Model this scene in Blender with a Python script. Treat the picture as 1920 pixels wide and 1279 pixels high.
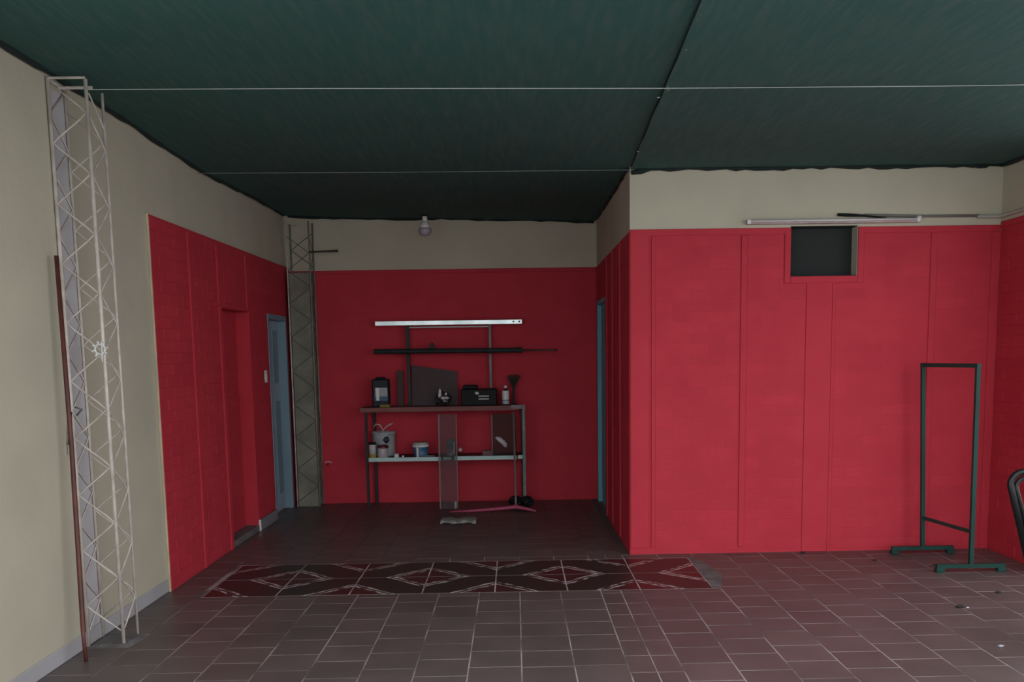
import bpy, bmesh, math, random
from mathutils import Vector, Matrix
random.seed(7)
for o in list(bpy.data.objects): bpy.data.objects.remove(o)
scene = bpy.context.scene
COL = scene.collection
PI = math.pi

# ------------------------------------------------------------------ camera, world, light, exposure
CAM_Z = 1.54
PITCH, YAW, ROLL, PPX, PPY, FPX = 0.11611, 0.01281, -0.01493, 989.418, 864.545, 1700.0
def camera_axes():
    fw = Vector((math.sin(YAW)*math.cos(PITCH), math.cos(YAW)*math.cos(PITCH), -math.sin(PITCH)))
    r = Vector((math.cos(YAW), -math.sin(YAW), 0)); u = r.cross(fw)
    r2 = r*math.cos(ROLL) + u*math.sin(ROLL); u2 = u*math.cos(ROLL) - r*math.sin(ROLL)
    return r2, u2, fw
_r, _u, _f = camera_axes()
cam = bpy.data.cameras.new('camera'); cam_o = bpy.data.objects.new('camera', cam); COL.objects.link(cam_o)
cam.sensor_fit = 'HORIZONTAL'; cam.sensor_width = 36.0; cam.lens = FPX/1920*36
cam.shift_x = (960-PPX)/1920; cam.shift_y = (PPY-639.5)/1920
cam.clip_start = 0.05
M = Matrix((( _r.x, _u.x, -_f.x, 0), (_r.y, _u.y, -_f.y, 0), (_r.z, _u.z, -_f.z, CAM_Z), (0, 0, 0, 1)))
cam_o.matrix_world = M
scene.camera = cam_o

world = bpy.data.worlds.new('overcast_sky'); scene.world = world; world.use_nodes = True
bg = world.node_tree.nodes['Background']
bg.inputs[0].default_value = (0.95, 0.97, 1.0, 1); bg.inputs[1].default_value = 1.0

vs = scene.view_settings
vs.view_transform = 'Standard'; vs.look = 'None'; vs.gamma = 1.0; vs.use_curve_mapping = False
vs.exposure = 1.14

# ------------------------------------------------------------------ materials
def lin(c):
    return tuple(((v/255)/12.92 if v/255 <= 0.04045 else ((v/255+0.055)/1.055)**2.4) for v in c)
MATS = {}
def mat(name, col, rough=0.7, col2=None, scale=6.0, detail=4.0, stretch=(1, 1, 1), bump=0.0, bscale=60.0, metal=0.0,
        rand=0.0, lo=0.35, hi=0.65, spec=0.5, bstretch=None):
    m = bpy.data.materials.new(name); m.use_nodes = True; nt = m.node_tree; N = nt.nodes; L = nt.links
    b = N['Principled BSDF']; b.inputs['Roughness'].default_value = rough; b.inputs['Metallic'].default_value = metal
    b.inputs['Specular IOR Level'].default_value = spec
    c1 = tuple(col)+(1,)
    b.inputs['Base Color'].default_value = c1
    out = None
    geo = N.new('ShaderNodeNewGeometry')
    if col2 is not None:
        mp = N.new('ShaderNodeMapping'); mp.inputs['Scale'].default_value = stretch
        L.new(geo.outputs['Position'], mp.inputs['Vector'])
        nz = N.new('ShaderNodeTexNoise'); nz.inputs['Scale'].default_value = scale; nz.inputs['Detail'].default_value = detail
        L.new(mp.outputs[0], nz.inputs['Vector'])
        mr = N.new('ShaderNodeMapRange'); mr.inputs['From Min'].default_value = lo; mr.inputs['From Max'].default_value = hi
        L.new(nz.outputs['Fac'], mr.inputs['Value'])
        mx = N.new('ShaderNodeMix'); mx.data_type = 'RGBA'
        mx.inputs[6].default_value = c1; mx.inputs[7].default_value = tuple(col2)+(1,)
        L.new(mr.outputs[0], mx.inputs[0]); out = mx.outputs[2]
    if rand:
        oi = N.new('ShaderNodeObjectInfo'); hs = N.new('ShaderNodeHueSaturation')
        m2 = N.new('ShaderNodeMapRange'); m2.inputs['To Min'].default_value = 1-rand; m2.inputs['To Max'].default_value = 1+rand
        L.new(oi.outputs['Random'], m2.inputs['Value']); L.new(m2.outputs[0], hs.inputs['Value'])
        if out: L.new(out, hs.inputs['Color'])
        else: hs.inputs['Color'].default_value = c1
        out = hs.outputs['Color']
    if out: L.new(out, b.inputs['Base Color'])
    if bump:
        n2 = N.new('ShaderNodeTexNoise'); n2.inputs['Scale'].default_value = bscale; n2.inputs['Detail'].default_value = 3
        if bstretch:
            mp2 = N.new('ShaderNodeMapping'); mp2.inputs['Scale'].default_value = bstretch
            L.new(geo.outputs['Position'], mp2.inputs['Vector']); L.new(mp2.outputs[0], n2.inputs['Vector'])
        else: L.new(geo.outputs['Position'], n2.inputs['Vector'])
        bp = N.new('ShaderNodeBump'); bp.inputs['Strength'].default_value = bump; bp.inputs['Distance'].default_value = 0.01
        L.new(n2.outputs['Fac'], bp.inputs['Height']); L.new(bp.outputs[0], b.inputs['Normal'])
    MATS[name] = m
    return m
def clear_mat(name, tint, alpha):
    m = bpy.data.materials.new(name); m.use_nodes = True; N = m.node_tree.nodes; L = m.node_tree.links
    b = N['Principled BSDF']; b.inputs['Base Color'].default_value = tuple(tint)+(1,); b.inputs['Roughness'].default_value = 0.45; b.inputs['Specular IOR Level'].default_value = 0.15
    t = N.new('ShaderNodeBsdfTransparent'); mx = N.new('ShaderNodeMixShader'); mx.inputs[0].default_value = alpha
    L.new(t.outputs[0], mx.inputs[1]); L.new(b.outputs[0], mx.inputs[2]); L.new(mx.outputs[0], N['Material Output'].inputs[0])
    return m
plaster = mat('beige_plaster', (0.545, 0.502, 0.392), 0.9, (0.495, 0.457, 0.358), 2.2, bump=0.15, bscale=45)
red = mat('red_paint', (0.53, 0.039, 0.060), 0.7, (0.49, 0.033, 0.053), 3.0, bump=0.12, bscale=80, spec=0.2)
red_brick = mat('red_paint_on_brick', (0.53, 0.039, 0.060), 0.7, (0.49, 0.033, 0.053), 4.0, bump=0.25, bscale=70, rand=0.04, spec=0.2)
red_trim = mat('red_paint_on_render', (0.53, 0.039, 0.060), 0.7, (0.49, 0.033, 0.053), 4.0, bump=0.2, bscale=70, spec=0.2)
lav = mat('lavender_wash', (0.43, 0.42, 0.44), 0.85, (0.38, 0.37, 0.385), 3.0, bump=0.1)
cream = mat('cream_edge', (0.62, 0.52, 0.36), 0.8, (0.5, 0.42, 0.3), 8)
tile_m = mat('brown_tile', (0.116, 0.090, 0.088), 0.42, (0.094, 0.075, 0.073), 3.5, bump=0.1, bscale=30, rand=0.10)
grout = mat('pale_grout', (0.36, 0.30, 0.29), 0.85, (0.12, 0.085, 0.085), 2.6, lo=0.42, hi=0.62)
bounce_m = mat('pale_bounce_concrete', (0.42, 0.42, 0.40), 0.9, (0.34, 0.34, 0.32), 2, bump=0.3)
cement = mat('grey_cement', (0.16, 0.15, 0.15), 0.9, (0.10, 0.085, 0.085), 12, bump=0.4)
cloth_m = mat('green_shade_cloth', (0.022, 0.098, 0.086), 0.9, (0.054, 0.116, 0.106), 7, detail=8, stretch=(5, 0.55, 1), lo=0.40, hi=0.75, bump=0.35, bscale=26, bstretch=(9, 1, 1))
hem_m = mat('dark_hem', (0.008, 0.018, 0.017), 0.9)
roof_m = mat('dark_roof', (0.03, 0.03, 0.03), 0.9)
truss_m = mat('cream_painted_steel', (0.66, 0.60, 0.545), 0.5, (0.50, 0.43, 0.385), 14)
truss2_m = mat('grey_green_steel', (0.30, 0.30, 0.24), 0.55, (0.18, 0.20, 0.16), 9)
conc = mat('olive_concrete', (0.26, 0.25, 0.20), 0.9, (0.17, 0.165, 0.135), 5, bump=0.4, bscale=25)
rust = mat('rust_brown_steel', (0.13, 0.032, 0.024), 0.5, (0.07, 0.02, 0.016), 12)
blackm = mat('black_plastic', (0.010, 0.011, 0.012), 0.6, spec=0.2)
darkm = mat('dark_board', (0.014, 0.016, 0.016), 0.8)
white = mat('white_plastic', (0.70, 0.70, 0.70), 0.4)
wire_m = mat('grey_wire', (0.55, 0.58, 0.56), 0.5)
blue = mat('blue_grey_door', (0.22, 0.32, 0.38), 0.55, (0.17, 0.26, 0.32), 3, stretch=(1, 1, 0.3))
blue2 = mat('pale_blue_door', (0.38, 0.46, 0.58), 0.5, (0.30, 0.38, 0.49), 3, stretch=(1, 1, 0.3))
teal = mat('teal_door', (0.14, 0.42, 0.50), 0.55, (0.11, 0.35, 0.42), 3)
green_m = mat('green_enamel', (0.009, 0.042, 0.035), 0.45, (0.010, 0.056, 0.046), 5, spec=0.25)
fix_m = mat('pinkish_enamel', (0.52, 0.44, 0.43), 0.5, (0.42, 0.30, 0.30), 9)
pipe_m = mat('grey_pvc', (0.40, 0.38, 0.34), 0.5)
steel_d = mat('dark_steel', (0.014, 0.020, 0.022), 0.5, (0.02, 0.03, 0.03), 7, spec=0.3)
steel_g = mat('grey_green_leg', (0.20, 0.23, 0.22), 0.5, (0.11, 0.13, 0.125), 7)
galv = mat('galvanised_steel', (0.72, 0.80, 0.80), 0.28, (0.5, 0.58, 0.58), 6, metal=0.55)
aqua = mat('aqua_sheet_edge', (0.50, 0.68, 0.66), 0.45, (0.42, 0.60, 0.58), 8)
wood_r = mat('reddish_wood', (0.24, 0.09, 0.085), 0.7, (0.16, 0.06, 0.055), 5, stretch=(0.4, 4, 4))
chromem = mat('bright_metal', (0.75, 0.75, 0.75), 0.2, metal=0.9)
sock = mat('socket_white', (0.75, 0.72, 0.66), 0.4)
dome = mat('bulb_lavender', (0.40, 0.36, 0.42), 0.25)

# ------------------------------------------------------------------ mesh helpers
class MB:
    def __init__(s): s.v = []; s.f = []
    def add(s, vs_, fs):
        o = len(s.v); s.v += [tuple(p) for p in vs_]; s.f += [tuple(i+o for i in f) for f in fs]; return s
    def box(s, x0, x1, y0, y1, z0, z1):
        return s.add([(x0, y0, z0), (x1, y0, z0), (x1, y1, z0), (x0, y1, z0), (x0, y0, z1), (x1, y0, z1), (x1, y1, z1), (x0, y1, z1)],
                     [(3, 2, 1, 0), (4, 5, 6, 7), (0, 1, 5, 4), (1, 2, 6, 5), (2, 3, 7, 6), (3, 0, 4, 7)])
    def cbox(s, x0, x1, y0, y1, z0, z1, c=0.004):
        # box with all edges chamfered
        c = min(c, (x1-x0)*.45, (y1-y0)*.45, (z1-z0)*.45)
        bm = bmesh.new(); bmesh.ops.create_cube(bm, size=1)
        bmesh.ops.scale(bm, vec=(x1-x0, y1-y0, z1-z0), verts=bm.verts)
        bmesh.ops.translate(bm, vec=((x0+x1)/2, (y0+y1)/2, (z0+z1)/2), verts=bm.verts)
        bmesh.ops.bevel(bm, geom=bm.edges[:], offset=c, segments=1, affect='EDGES')
        bm.verts.index_update()
        s.add([v.co[:] for v in bm.verts], [[v.index for v in f.verts] for f in bm.faces]); bm.free(); return s
    def tube(s, pts, r, n=8, closed=False, caps=True):
        pts = [Vector(p) for p in pts]; k = len(pts); rs = r if isinstance(r, (list, tuple)) else [r]*k
        vs_ = []; prev = None
        for i, p in enumerate(pts):
            if closed: t = (pts[(i+1) % k]-pts[i-1])
            else: t = pts[min(i+1, k-1)]-pts[max(i-1, 0)]
            t.normalize()
            if prev is None:
                a = Vector((0, 0, 1)) if abs(t.z) < 0.9 else Vector((1, 0, 0))
                nrm = (a-t*a.dot(t)).normalized()
            else: nrm = (prev-t*prev.dot(t)).normalized()
            prev = nrm; bn = t.cross(nrm)
            for j in range(n):
                a = 2*PI*j/n
                vs_.append(p+(nrm*math.cos(a)+bn*math.sin(a))*rs[i])
        fs = []
        m = k if closed else k-1
        for i in range(m):
            i2 = (i+1) % k
            for j in range(n):
                fs.append((i*n+j, i*n+(j+1) % n, i2*n+(j+1) % n, i2*n+j))
        if caps and not closed:
            fs.append(tuple(reversed(range(n)))); fs.append(tuple(range((k-1)*n, k*n)))
        return s.add(vs_, fs)
    def lathe(s, prof, cx=0, cy=0, n=20):
        vs_ = []; fs = []
        for (r, z) in prof:
            for j in range(n):
                a = 2*PI*j/n; vs_.append((cx+r*math.cos(a), cy+r*math.sin(a), z))
        k = len(prof)
        for i in range(k-1):
            for j in range(n):
                fs.append((i*n+j, i*n+(j+1) % n, (i+1)*n+(j+1) % n, (i+1)*n+j))
        fs.append(tuple(reversed(range(n)))); fs.append(tuple(range((k-1)*n, k*n)))
        return s.add(vs_, fs)
    def blob(s, c, r, seed=0, n=12, m=8, amp=0.15):
        rnd = random.Random(seed); ph = [rnd.uniform(0, 6.28) for _ in range(6)]
        vs_ = []; fs = []
        for i in range(m+1):
            th = PI*i/m
            for j in range(n):
                a = 2*PI*j/n
                k = 1+amp*(math.sin(3*a+ph[0])*math.sin(2*th+ph[1])+0.6*math.sin(5*a+ph[2]+3*th))
                vs_.append((c[0]+r[0]*k*math.sin(th)*math.cos(a), c[1]+r[1]*k*math.sin(th)*math.sin(a), c[2]+r[2]*k*math.cos(th)))
        for i in range(m):
            for j in range(n):
                fs.append((i*n+j, (i+1)*n+j, (i+1)*n+(j+1) % n, i*n+(j+1) % n))
        return s.add(vs_, fs)
    def mesh(s, name):
        me = bpy.data.meshes.new(name); me.from_pydata(s.v, [], s.f); me.update(); return me
    def build(s, name, m, parent=None, smooth=False, loc=None):
        me = s.mesh(name); me.materials.append(m)
        if smooth:
            for p in me.polygons: p.use_smooth = True
        return link(name, me, parent, loc)
def link(name, me, parent=None, loc=None):
    o = bpy.data.objects.new(name, me); COL.objects.link(o)
    if parent is not None: o.parent = parent
    if loc is not None: o.location = loc
    return o
def tag(o, label=None, cat=None, group=None, kind=None):
    if label: o['label'] = label
    if cat: o['category'] = cat
    if group: o['group'] = group
    if kind: o['kind'] = kind
    return o
def thing(name, label, cat, loc=(0, 0, 0), group=None):
    o = bpy.data.objects.new(name, None); COL.objects.link(o); o.location = loc; o.empty_display_size = 0.1
    return tag(o, label, cat, group)
def struct(name, mb, m, label=None, cat=None):
    o = mb.build(name, m); tag(o, label, cat, kind='structure'); return o
def project(P):
    d = Vector(P)-Vector((0, 0, CAM_Z)); z = d.dot(_f)
    if z <= 0.1: return None
    return PPX+FPX*d.dot(_r)/z, PPY-FPX*d.dot(_u)/z, z
def in_view(P, mg=60):
    q = project(P)
    return q is not None and -mg < q[0] < 1920+mg and -mg < q[1] < 1279+mg

# ------------------------------------------------------------------ room dimensions (metres)
XL, XR, XT, YF, YB = -2.352, 3.64, 0.87, 6.86, 9.59
Y0R = 3.5          # unseen right front edge of the cover, cut back to let in more sky light
Y0 = 2.5           # unseen front edge of the cover on the left, placed for the light falloff
HW = 3.10          # wall tops / roof

# ------------------------------------------------------------------ floor
FY = 2.6
floor = struct('floor', MB().box(XL-0.1, XR+0.1, FY, YF, -0.12, -0.0008), grout,
               'brown tiled floor with pale joints', 'floor')
MB().box(XL-0.1, XT+0.1, YF, YB+0.05, -0.12, -0.0008).build('recess_screed', mat('dark_grout', (0.12, 0.088, 0.086), 0.85, (0.08, 0.06, 0.06), 3), floor)  # recess floor base, grout colour darker than the main floor
apron = struct('bounce_ground', MB().box(-9, 10, -9, FY, -0.14, -0.01).box(XR+0.1, 10, FY, YF, -0.14, -0.01), bounce_m, 'unseen pale ground added in front of the room to bounce light', 'ground')  # out of view, kept pale to bounce sky light up to the cloth
W, LT, X00 = 0.264, 0.247, 0.011
TG = 0.0032
BX0, BX1, BY0, BY1 = -2.068, 1.282, 5.808, 6.712
tile_cache = {}
def tile_mesh(w, l):
    k = (round(w, 3), round(l, 3))
    if k not in tile_cache:
        a, b, c, h = w/2-TG, l/2-TG, 0.0012, 0.006
        mb = MB().add([(-a, -b, -h), (a, -b, -h), (a, b, -h), (-a, b, -h),
                       (-a, -b, -c), (a, -b, -c), (a, b, -c), (-a, b, -c),
                       (-a+c, -b+c, 0), (a-c, -b+c, 0), (a-c, b-c, 0), (-a+c, b-c, 0)],
                      [(0, 1, 5, 4), (1, 2, 6, 5), (2, 3, 7, 6), (3, 0, 4, 7), (4, 5, 9, 8), (5, 6, 10, 9), (6, 7, 11, 10), (7, 4, 8, 11), (8, 9, 10, 11)])
        me = mb.mesh('floor_tile'); me.materials.append(tile_m); tile_cache[k] = (me, mb)
    return tile_cache[k]
tiles = []
n = -9
while X00+n*W < XR:
    xa, xb = X00+n*W, X00+(n+1)*W
    ph = 4.745 if n % 2 == 0 else 4.862
    if n == 0: ph = 4.852
    subs = [(xa, xb)] if n != 2 else [(xa, xa+0.5*W), (xa+0.5*W, xb)]
    for (a, b) in subs:
        a2, b2 = max(a, XL), min(b, XR)
        if b2-a2 < 0.02: continue
        xm = (a2+b2)/2
        ymax = YB if xm < XT else YF
        ivs = [(FY, ymax)]
        if BX0-0.03 < xm < BX1: ivs = [(FY, BY0), (BY1, ymax)]
        if xm < BX1 < b2+0.001 and n == 4: pass
        for (ya, yb) in ivs:
            # in the recess the columns stop at the side wall
            k = math.floor((ya-ph)/LT)
            while ph+k*LT < yb:
                c0, c1 = max(ph+k*LT, ya), min(ph+(k+1)*LT, yb)
                k += 1
                if c1-c0 < 0.02: continue
                b3 = min(b2, XT) if c0 > YF-0.02 else b2
                if b3-a2 < 0.02: continue
                tiles.append(((a2+b3)/2, (c0+c1)/2, b3-a2, c1-c0))
    n += 1
vis = []
for t in tiles:
    q = project((t[0], t[1], 0))
    d = 1e9
    if q and -30 < q[0] < 1950 and q[1] < 1310: d = t[1] if not (t[0] < XT and t[1] > BY1) else t[1]+50
    vis.append((d, t))
vis.sort(key=lambda a: a[0])
rest = MB()
rnd = random.Random(3)
for i, (d, t) in enumerate(vis):
    me, mb = tile_mesh(t[2], t[3])
    dz = rnd.uniform(-0.0003, 0.0003)
    if i < 300 and d < 1e8:
        link('floor_tile', me, floor, (t[0], t[1], dz))
    else:
        rest.add([(v[0]+t[0], v[1]+t[1], v[2]+dz) for v in mb.v], mb.f)
o = rest.build('floor_tiles_far', tile_m, floor); o['kind'] = 'stuff'
# decorative band: square tiles that make up diamonds
dec = bpy.data.materials.new('diamond_tile'); dec.use_nodes = True
nt = dec.node_tree; N = nt.nodes; L = nt.links; b = N['Principled BSDF']; b.inputs['Roughness'].default_value = 0.38
tc = N.new('ShaderNodeTexCoord'); sx = N.new('ShaderNodeSeparateXYZ'); L.new(tc.outputs['Object'], sx.inputs[0])
def math_n(op, a, b_=None, c=None):
    m_ = N.new('ShaderNodeMath'); m_.operation = op
    for i, v in enumerate((a, b_, c)):
        if v is None: continue
        if isinstance(v, (int, float)): m_.inputs[i].default_value = v
        else: L.new(v, m_.inputs[i])
    return m_.outputs[0]
geo = N.new('ShaderNodeNewGeometry')
nz = N.new('ShaderNodeTexNoise'); nz.inputs['Scale'].default_value = 9; nz.inputs['Detail'].default_value = 5
L.new(geo.outputs['Position'], nz.inputs['Vector'])
t = math_n('ADD', math_n('DIVIDE', sx.outputs[0], 0.478), math_n('DIVIDE', sx.outputs[1], 0.452))
d1 = math_n('ABSOLUTE', t)                     # 0 on the tile's diagonal, 1 in its corners
wob = math_n('MULTIPLY', math_n('SUBTRACT', nz.outputs['Fac'], 0.5), 0.16)
dd = math_n('ADD', d1, wob)
def band(c, w):
    return math_n('LESS_THAN', math_n('ABSOLUTE', math_n('SUBTRACT', dd, c)), w)
lines = math_n('MAXIMUM', band(0.40, 0.030), band(0.51, 0.028))
nz2 = N.new('ShaderNodeTexNoise'); nz2.inputs['Scale'].default_value = 16; nz2.inputs['Detail'].default_value = 4
L.new(geo.outputs['Position'], nz2.inputs['Vector'])
wear = N.new('ShaderNodeMapRange'); wear.inputs['From Min'].default_value = 0.38; wear.inputs['From Max'].default_value = 0.58
L.new(nz2.outputs['Fac'], wear.inputs['Value'])
lines = math_n('MULTIPLY', lines, wear.outputs[0])
inner = math_n('GREATER_THAN', dd, 0.465)
m1 = N.new('ShaderNodeMix'); m1.data_type = 'RGBA'; L.new(inner, m1.inputs[0])
m1.inputs[6].default_value = (0.022, 0.022, 0.020, 1); m1.inputs[7].default_value = (0.050, 0.017, 0.018, 1)
m2 = N.new('ShaderNodeMix'); m2.data_type = 'RGBA'; L.new(lines, m2.inputs[0]); L.new(m1.outputs[2], m2.inputs[6])
m2.inputs[7].default_value = (0.50, 0.47, 0.46, 1)
L.new(m2.outputs[2], b.inputs['Base Color'])
MB().box(BX0-0.006, BX1+0.006, BY0-0.006, BY1+0.006, -0.004, -0.0004).build('band_grout', mat('white_grout', (0.50, 0.45, 0.44), 0.85, (0.25, 0.21, 0.21), 4, lo=0.4, hi=0.65), floor)
dw, dl = (BX1-BX0)/7, (BY1-BY0)/2
a_, b_, c_, h_ = dw/2-0.0045, dl/2-0.0045, 0.0012, 0.006
dmb = MB().add([(-a_, -b_, -h_), (a_, -b_, -h_), (a_, b_, -h_), (-a_, b_, -h_), (-a_, -b_, -c_), (a_, -b_, -c_), (a_, b_, -c_), (-a_, b_, -c_),
                (-a_+c_, -b_+c_, 0), (a_-c_, -b_+c_, 0), (a_-c_, b_-c_, 0), (-a_+c_, b_-c_, 0)],
               [(0, 1, 5, 4), (1, 2, 6, 5), (2, 3, 7, 6), (3, 0, 4, 7), (4, 5, 9, 8), (5, 6, 10, 9), (6, 7, 11, 10), (7, 4, 8, 11), (8, 9, 10, 11)])
dme = dmb.mesh('diamond_tile'); dme.materials.append(dec)
for i in range(7):
    for j in range(2):
        o = link('diamond_tile', dme, floor, (BX0+dw*(i+0.5), BY0+dl*(j+0.5), 0.0008))
        right = (i % 2 == 0)                     # the diamond's centre lies on the tile's right-hand joint
        flip = (right == (j == 0))
        o.scale = (1 if flip else -1, 1, 1)
MB().add([(1.284, 5.80, -0.004), (1.334, 5.80, -0.004), (1.42, 6.15, -0.004), (1.37, 6.60, -0.004), (1.284, 6.62, -0.004),
          (1.284, 5.80, 0.0012), (1.334, 5.80, 0.0012), (1.42, 6.15, 0.0012), (1.37, 6.60, 0.0012), (1.284, 6.62, 0.0012)],
         [(5, 6, 7, 8, 9), (0, 1, 6, 5), (1, 2, 7, 6), (2, 3, 8, 7), (3, 4, 9, 8), (4, 0, 5, 9)]).build('cement_patch', cement, floor)

# ------------------------------------------------------------------ brickwork helper
brick_cache = {}
BR_D = 0.005
def brick_mesh(w, h):
    k = (round(w, 2), round(h, 2))
    if k not in brick_cache:
        a, b, c, d = k[0]/2-0.0025, k[1]/2-0.0022, 0.003, BR_D
        mb = MB().add([(-a, 0, -b), (a, 0, -b), (a, 0, b), (-a, 0, b), (-a, -d+0.003, -b), (a, -d+0.003, -b), (a, -d+0.003, b), (-a, -d+0.003, b),
                       (-a+c, -d, -b+c), (a-c, -d, -b+c), (a-c, -d, b-c), (-a+c, -d, b-c)],
                      [(0, 1, 5, 4), (1, 2, 6, 5), (2, 3, 7, 6), (3, 0, 4, 7), (4, 5, 9, 8), (5, 6, 10, 9), (6, 7, 11, 10), (7, 4, 8, 11), (8, 9, 10, 11)])
        me = mb.mesh('brick'); me.materials.append(red_brick); brick_cache[k] = (me, mb)
    return brick_cache[k]
def brick_rects(u0, u1, z0, z1, holes, ch=0.08, bl=0.265, off=0.0):
    out = []; nr = int(round((z1-z0)/ch)); ch = (z1-z0)/nr
    for r in range(nr):
        za, zb = z0+r*ch, z0+(r+1)*ch
        ivs = [(u0, u1)]
        for (ha, hb, hz0, hz1) in holes:
            if zb > hz0+0.01 and za < hz1-0.01:
                nv = []
                for (a, b) in ivs:
                    if hb <= a or ha >= b: nv.append((a, b))
                    else:
                        if ha-a > 0.02: nv.append((a, ha))
                        if b-hb > 0.02: nv.append((hb, b))
                ivs = nv
        s = u0+off+(bl/2 if r % 2 else 0)
        for (a, b) in ivs:
            k = math.floor((a-s)/bl)
            while s+k*bl < b:
                c0, c1 = max(a, s+k*bl), min(b, s+(k+1)*bl); k += 1
                if c1-c0 > 0.03: out.append(((c0+c1)/2, (za+zb)/2, c1-c0, ch))
    return out
def lay_bricks(parent, rects, place, rotz, limit, stuff_name='bricks_far', proud=0.5):
    # place(u, z) -> world position on the wall's face
    items = []
    for (u, z, w, h) in rects:
        P = place(u, z); q = project(P)
        vis = q is not None and -20 < q[0] < 1940 and -20 < q[1] < 1300
        items.append(((w*h/(q[2]**2)) if vis else 0, P, w, h))
    items.sort(key=lambda a: -a[0])
    rest = MB(); R = Matrix.Rotation(rotz, 3, 'Z'); rn = random.Random(11); cnt = 0
    for i, (s, P, w, h) in enumerate(items):
        me, mb = brick_mesh(w, h)
        dn = rn.uniform(0, 0.0022)*proud; nd = R @ Vector((0, -1, 0)); P2 = Vector(P)+nd*(-dn)
        if i < limit and s > 0:
            o = link('brick', me, parent, P2); o.rotation_euler = (0, 0, rotz); o.scale = (1, proud, 1)
        else:
            rest.add([tuple(R @ Vector((v[0], v[1]*proud, v[2]))+P2) for v in mb.v], mb.f); cnt += 1
    if cnt:
        o = rest.build(stuff_name, red_brick, parent); o['kind'] = 'stuff'

# ------------------------------------------------------------------ wall with the square opening (right, facing the camera)
HX0, HX1, HZ0, HZ1 = 2.068, 2.570, 2.095, 2.462
RT = 2.452         # top of the red paint
wf = MB().box(XT, HX0, YF, YF+0.2, 0, HW).box(HX1, XR+0.2, YF, YF+0.2, 0, HW).box(HX0, HX1, YF, YF+0.2, 0, HZ0).box(HX0, HX1, YF, YF+0.2, HZ1, HW)
wall_front = struct('wall_front', wf, plaster, 'front-facing wall, red brick below and beige above, with square opening', 'wall')
e = 0.004
rb = MB().box(XT, HX0, YF-e, YF+0.001, 0, RT).box(HX1, XR, YF-e, YF+0.001, 0, RT).box(HX0, HX1, YF-e, YF+0.001, 0, HZ0)
rb.build('red_ground', red, wall_front)
bat = [(0.872, 1.012, 0.05, RT, 0.006), (1.030, 1.058, 0.05, 2.40, 0.010), (1.700, 1.745, 0.05, 2.40, 0.010), (2.192, 2.400, 0, 2.05, 0.007), (3.118, 3.165, 0.05, 2.40, 0.010), (3.575, 3.64, 0, 2.40, 0.010)]
holes = [(a, b_, z0, z1) for (a, b_, z0, z1, d) in bat] + [(0.87, 1.058, 0, 2.5), (HX0-0.045, HX1+0.045, HZ0-0.05, 3), (0, 4, 2.40, 3)]
for (a, b_, z0, z1, d) in bat:
    MB().cbox(a, b_, YF-e-d, YF-e+0.002, z0, z1, 0.003).build('render_strip', red_trim, wall_front)
MB().cbox(2.386, 2.412, YF-e-0.012, YF-e, 0, 2.05, 0.003).build('render_strip', red_trim, wall_front)
MB().cbox(XT+0.002, HX0-0.04, YF-e-0.009, YF-e+0.002, 2.405, RT, 0.003).cbox(HX1+0.04, XR-0.01, YF-e-0.009, YF-e+0.002, 2.405, RT, 0.003).build('top_border', red_trim, wall_front)
MB().cbox(HX0-0.045, HX0, YF-e-0.011, YF-e+0.002, HZ0-0.05, RT, 0.003).cbox(HX1, HX1+0.045, YF-e-0.011, YF-e+0.002, HZ0-0.05, RT, 0.003).cbox(HX0, HX1, YF-e-0.011, YF-e+0.002, HZ0-0.05, HZ0, 0.003).build('opening_border', red_trim, wall_front)
lay_bricks(wall_front, brick_rects(1.058, 3.575, 0.02, 2.40, holes), lambda u, z: (u, YF-e, z), 0, 300, 'bricks_small', 0.28)
# the opening, closed by a dark board
win = struct('window_1', MB().cbox(HX0-0.02, HX1+0.02, YF+0.11, YF+0.15, HZ0-0.02, HZ1+0.02, 0.004), darkm, 'square opening near the ceiling closed by a dark board', 'opening')
MB().box(HX1-0.004, HX1+0.001, YF-0.004, YF+0.11, HZ0, HZ1).build('reveal', plaster, win)
MB().box(HX0-0.001, HX0+0.004, YF-0.002, YF+0.11, HZ0, HZ1).box(HX0, HX1, YF+0.0, YF+0.11, HZ0-0.001, HZ0+0.004).box(HX0, HX1, YF, YF+0.11, HZ1-0.004, HZ1+0.001).build('dark_reveals', darkm, win)  # left, lower and upper reveals coloured near black

# ------------------------------------------------------------------ right side wall
RY0 = 5.9
wall_right = struct('wall_right', MB().box(XR, XR+0.2, RY0, YF, 0, HW), plaster, 'right side wall, red brick below and beige above', 'wall')
MB().box(XR-e, XR+0.001, RY0+0.01, YF-0.016, 0, 2.475).build('red_ground', red, wall_right)
lay_bricks(wall_right, brick_rects(RY0+0.02, YF-0.02, 0.02, 2.43, []), lambda u, z: (XR-e, u, z), -PI/2, 300, proud=0.7)
MB().cbox(XR-e-0.008, XR-e+0.002, RY0+0.02, YF-0.018, 2.432, 2.475, 0.003).build('top_border', red_trim, wall_right)

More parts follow.
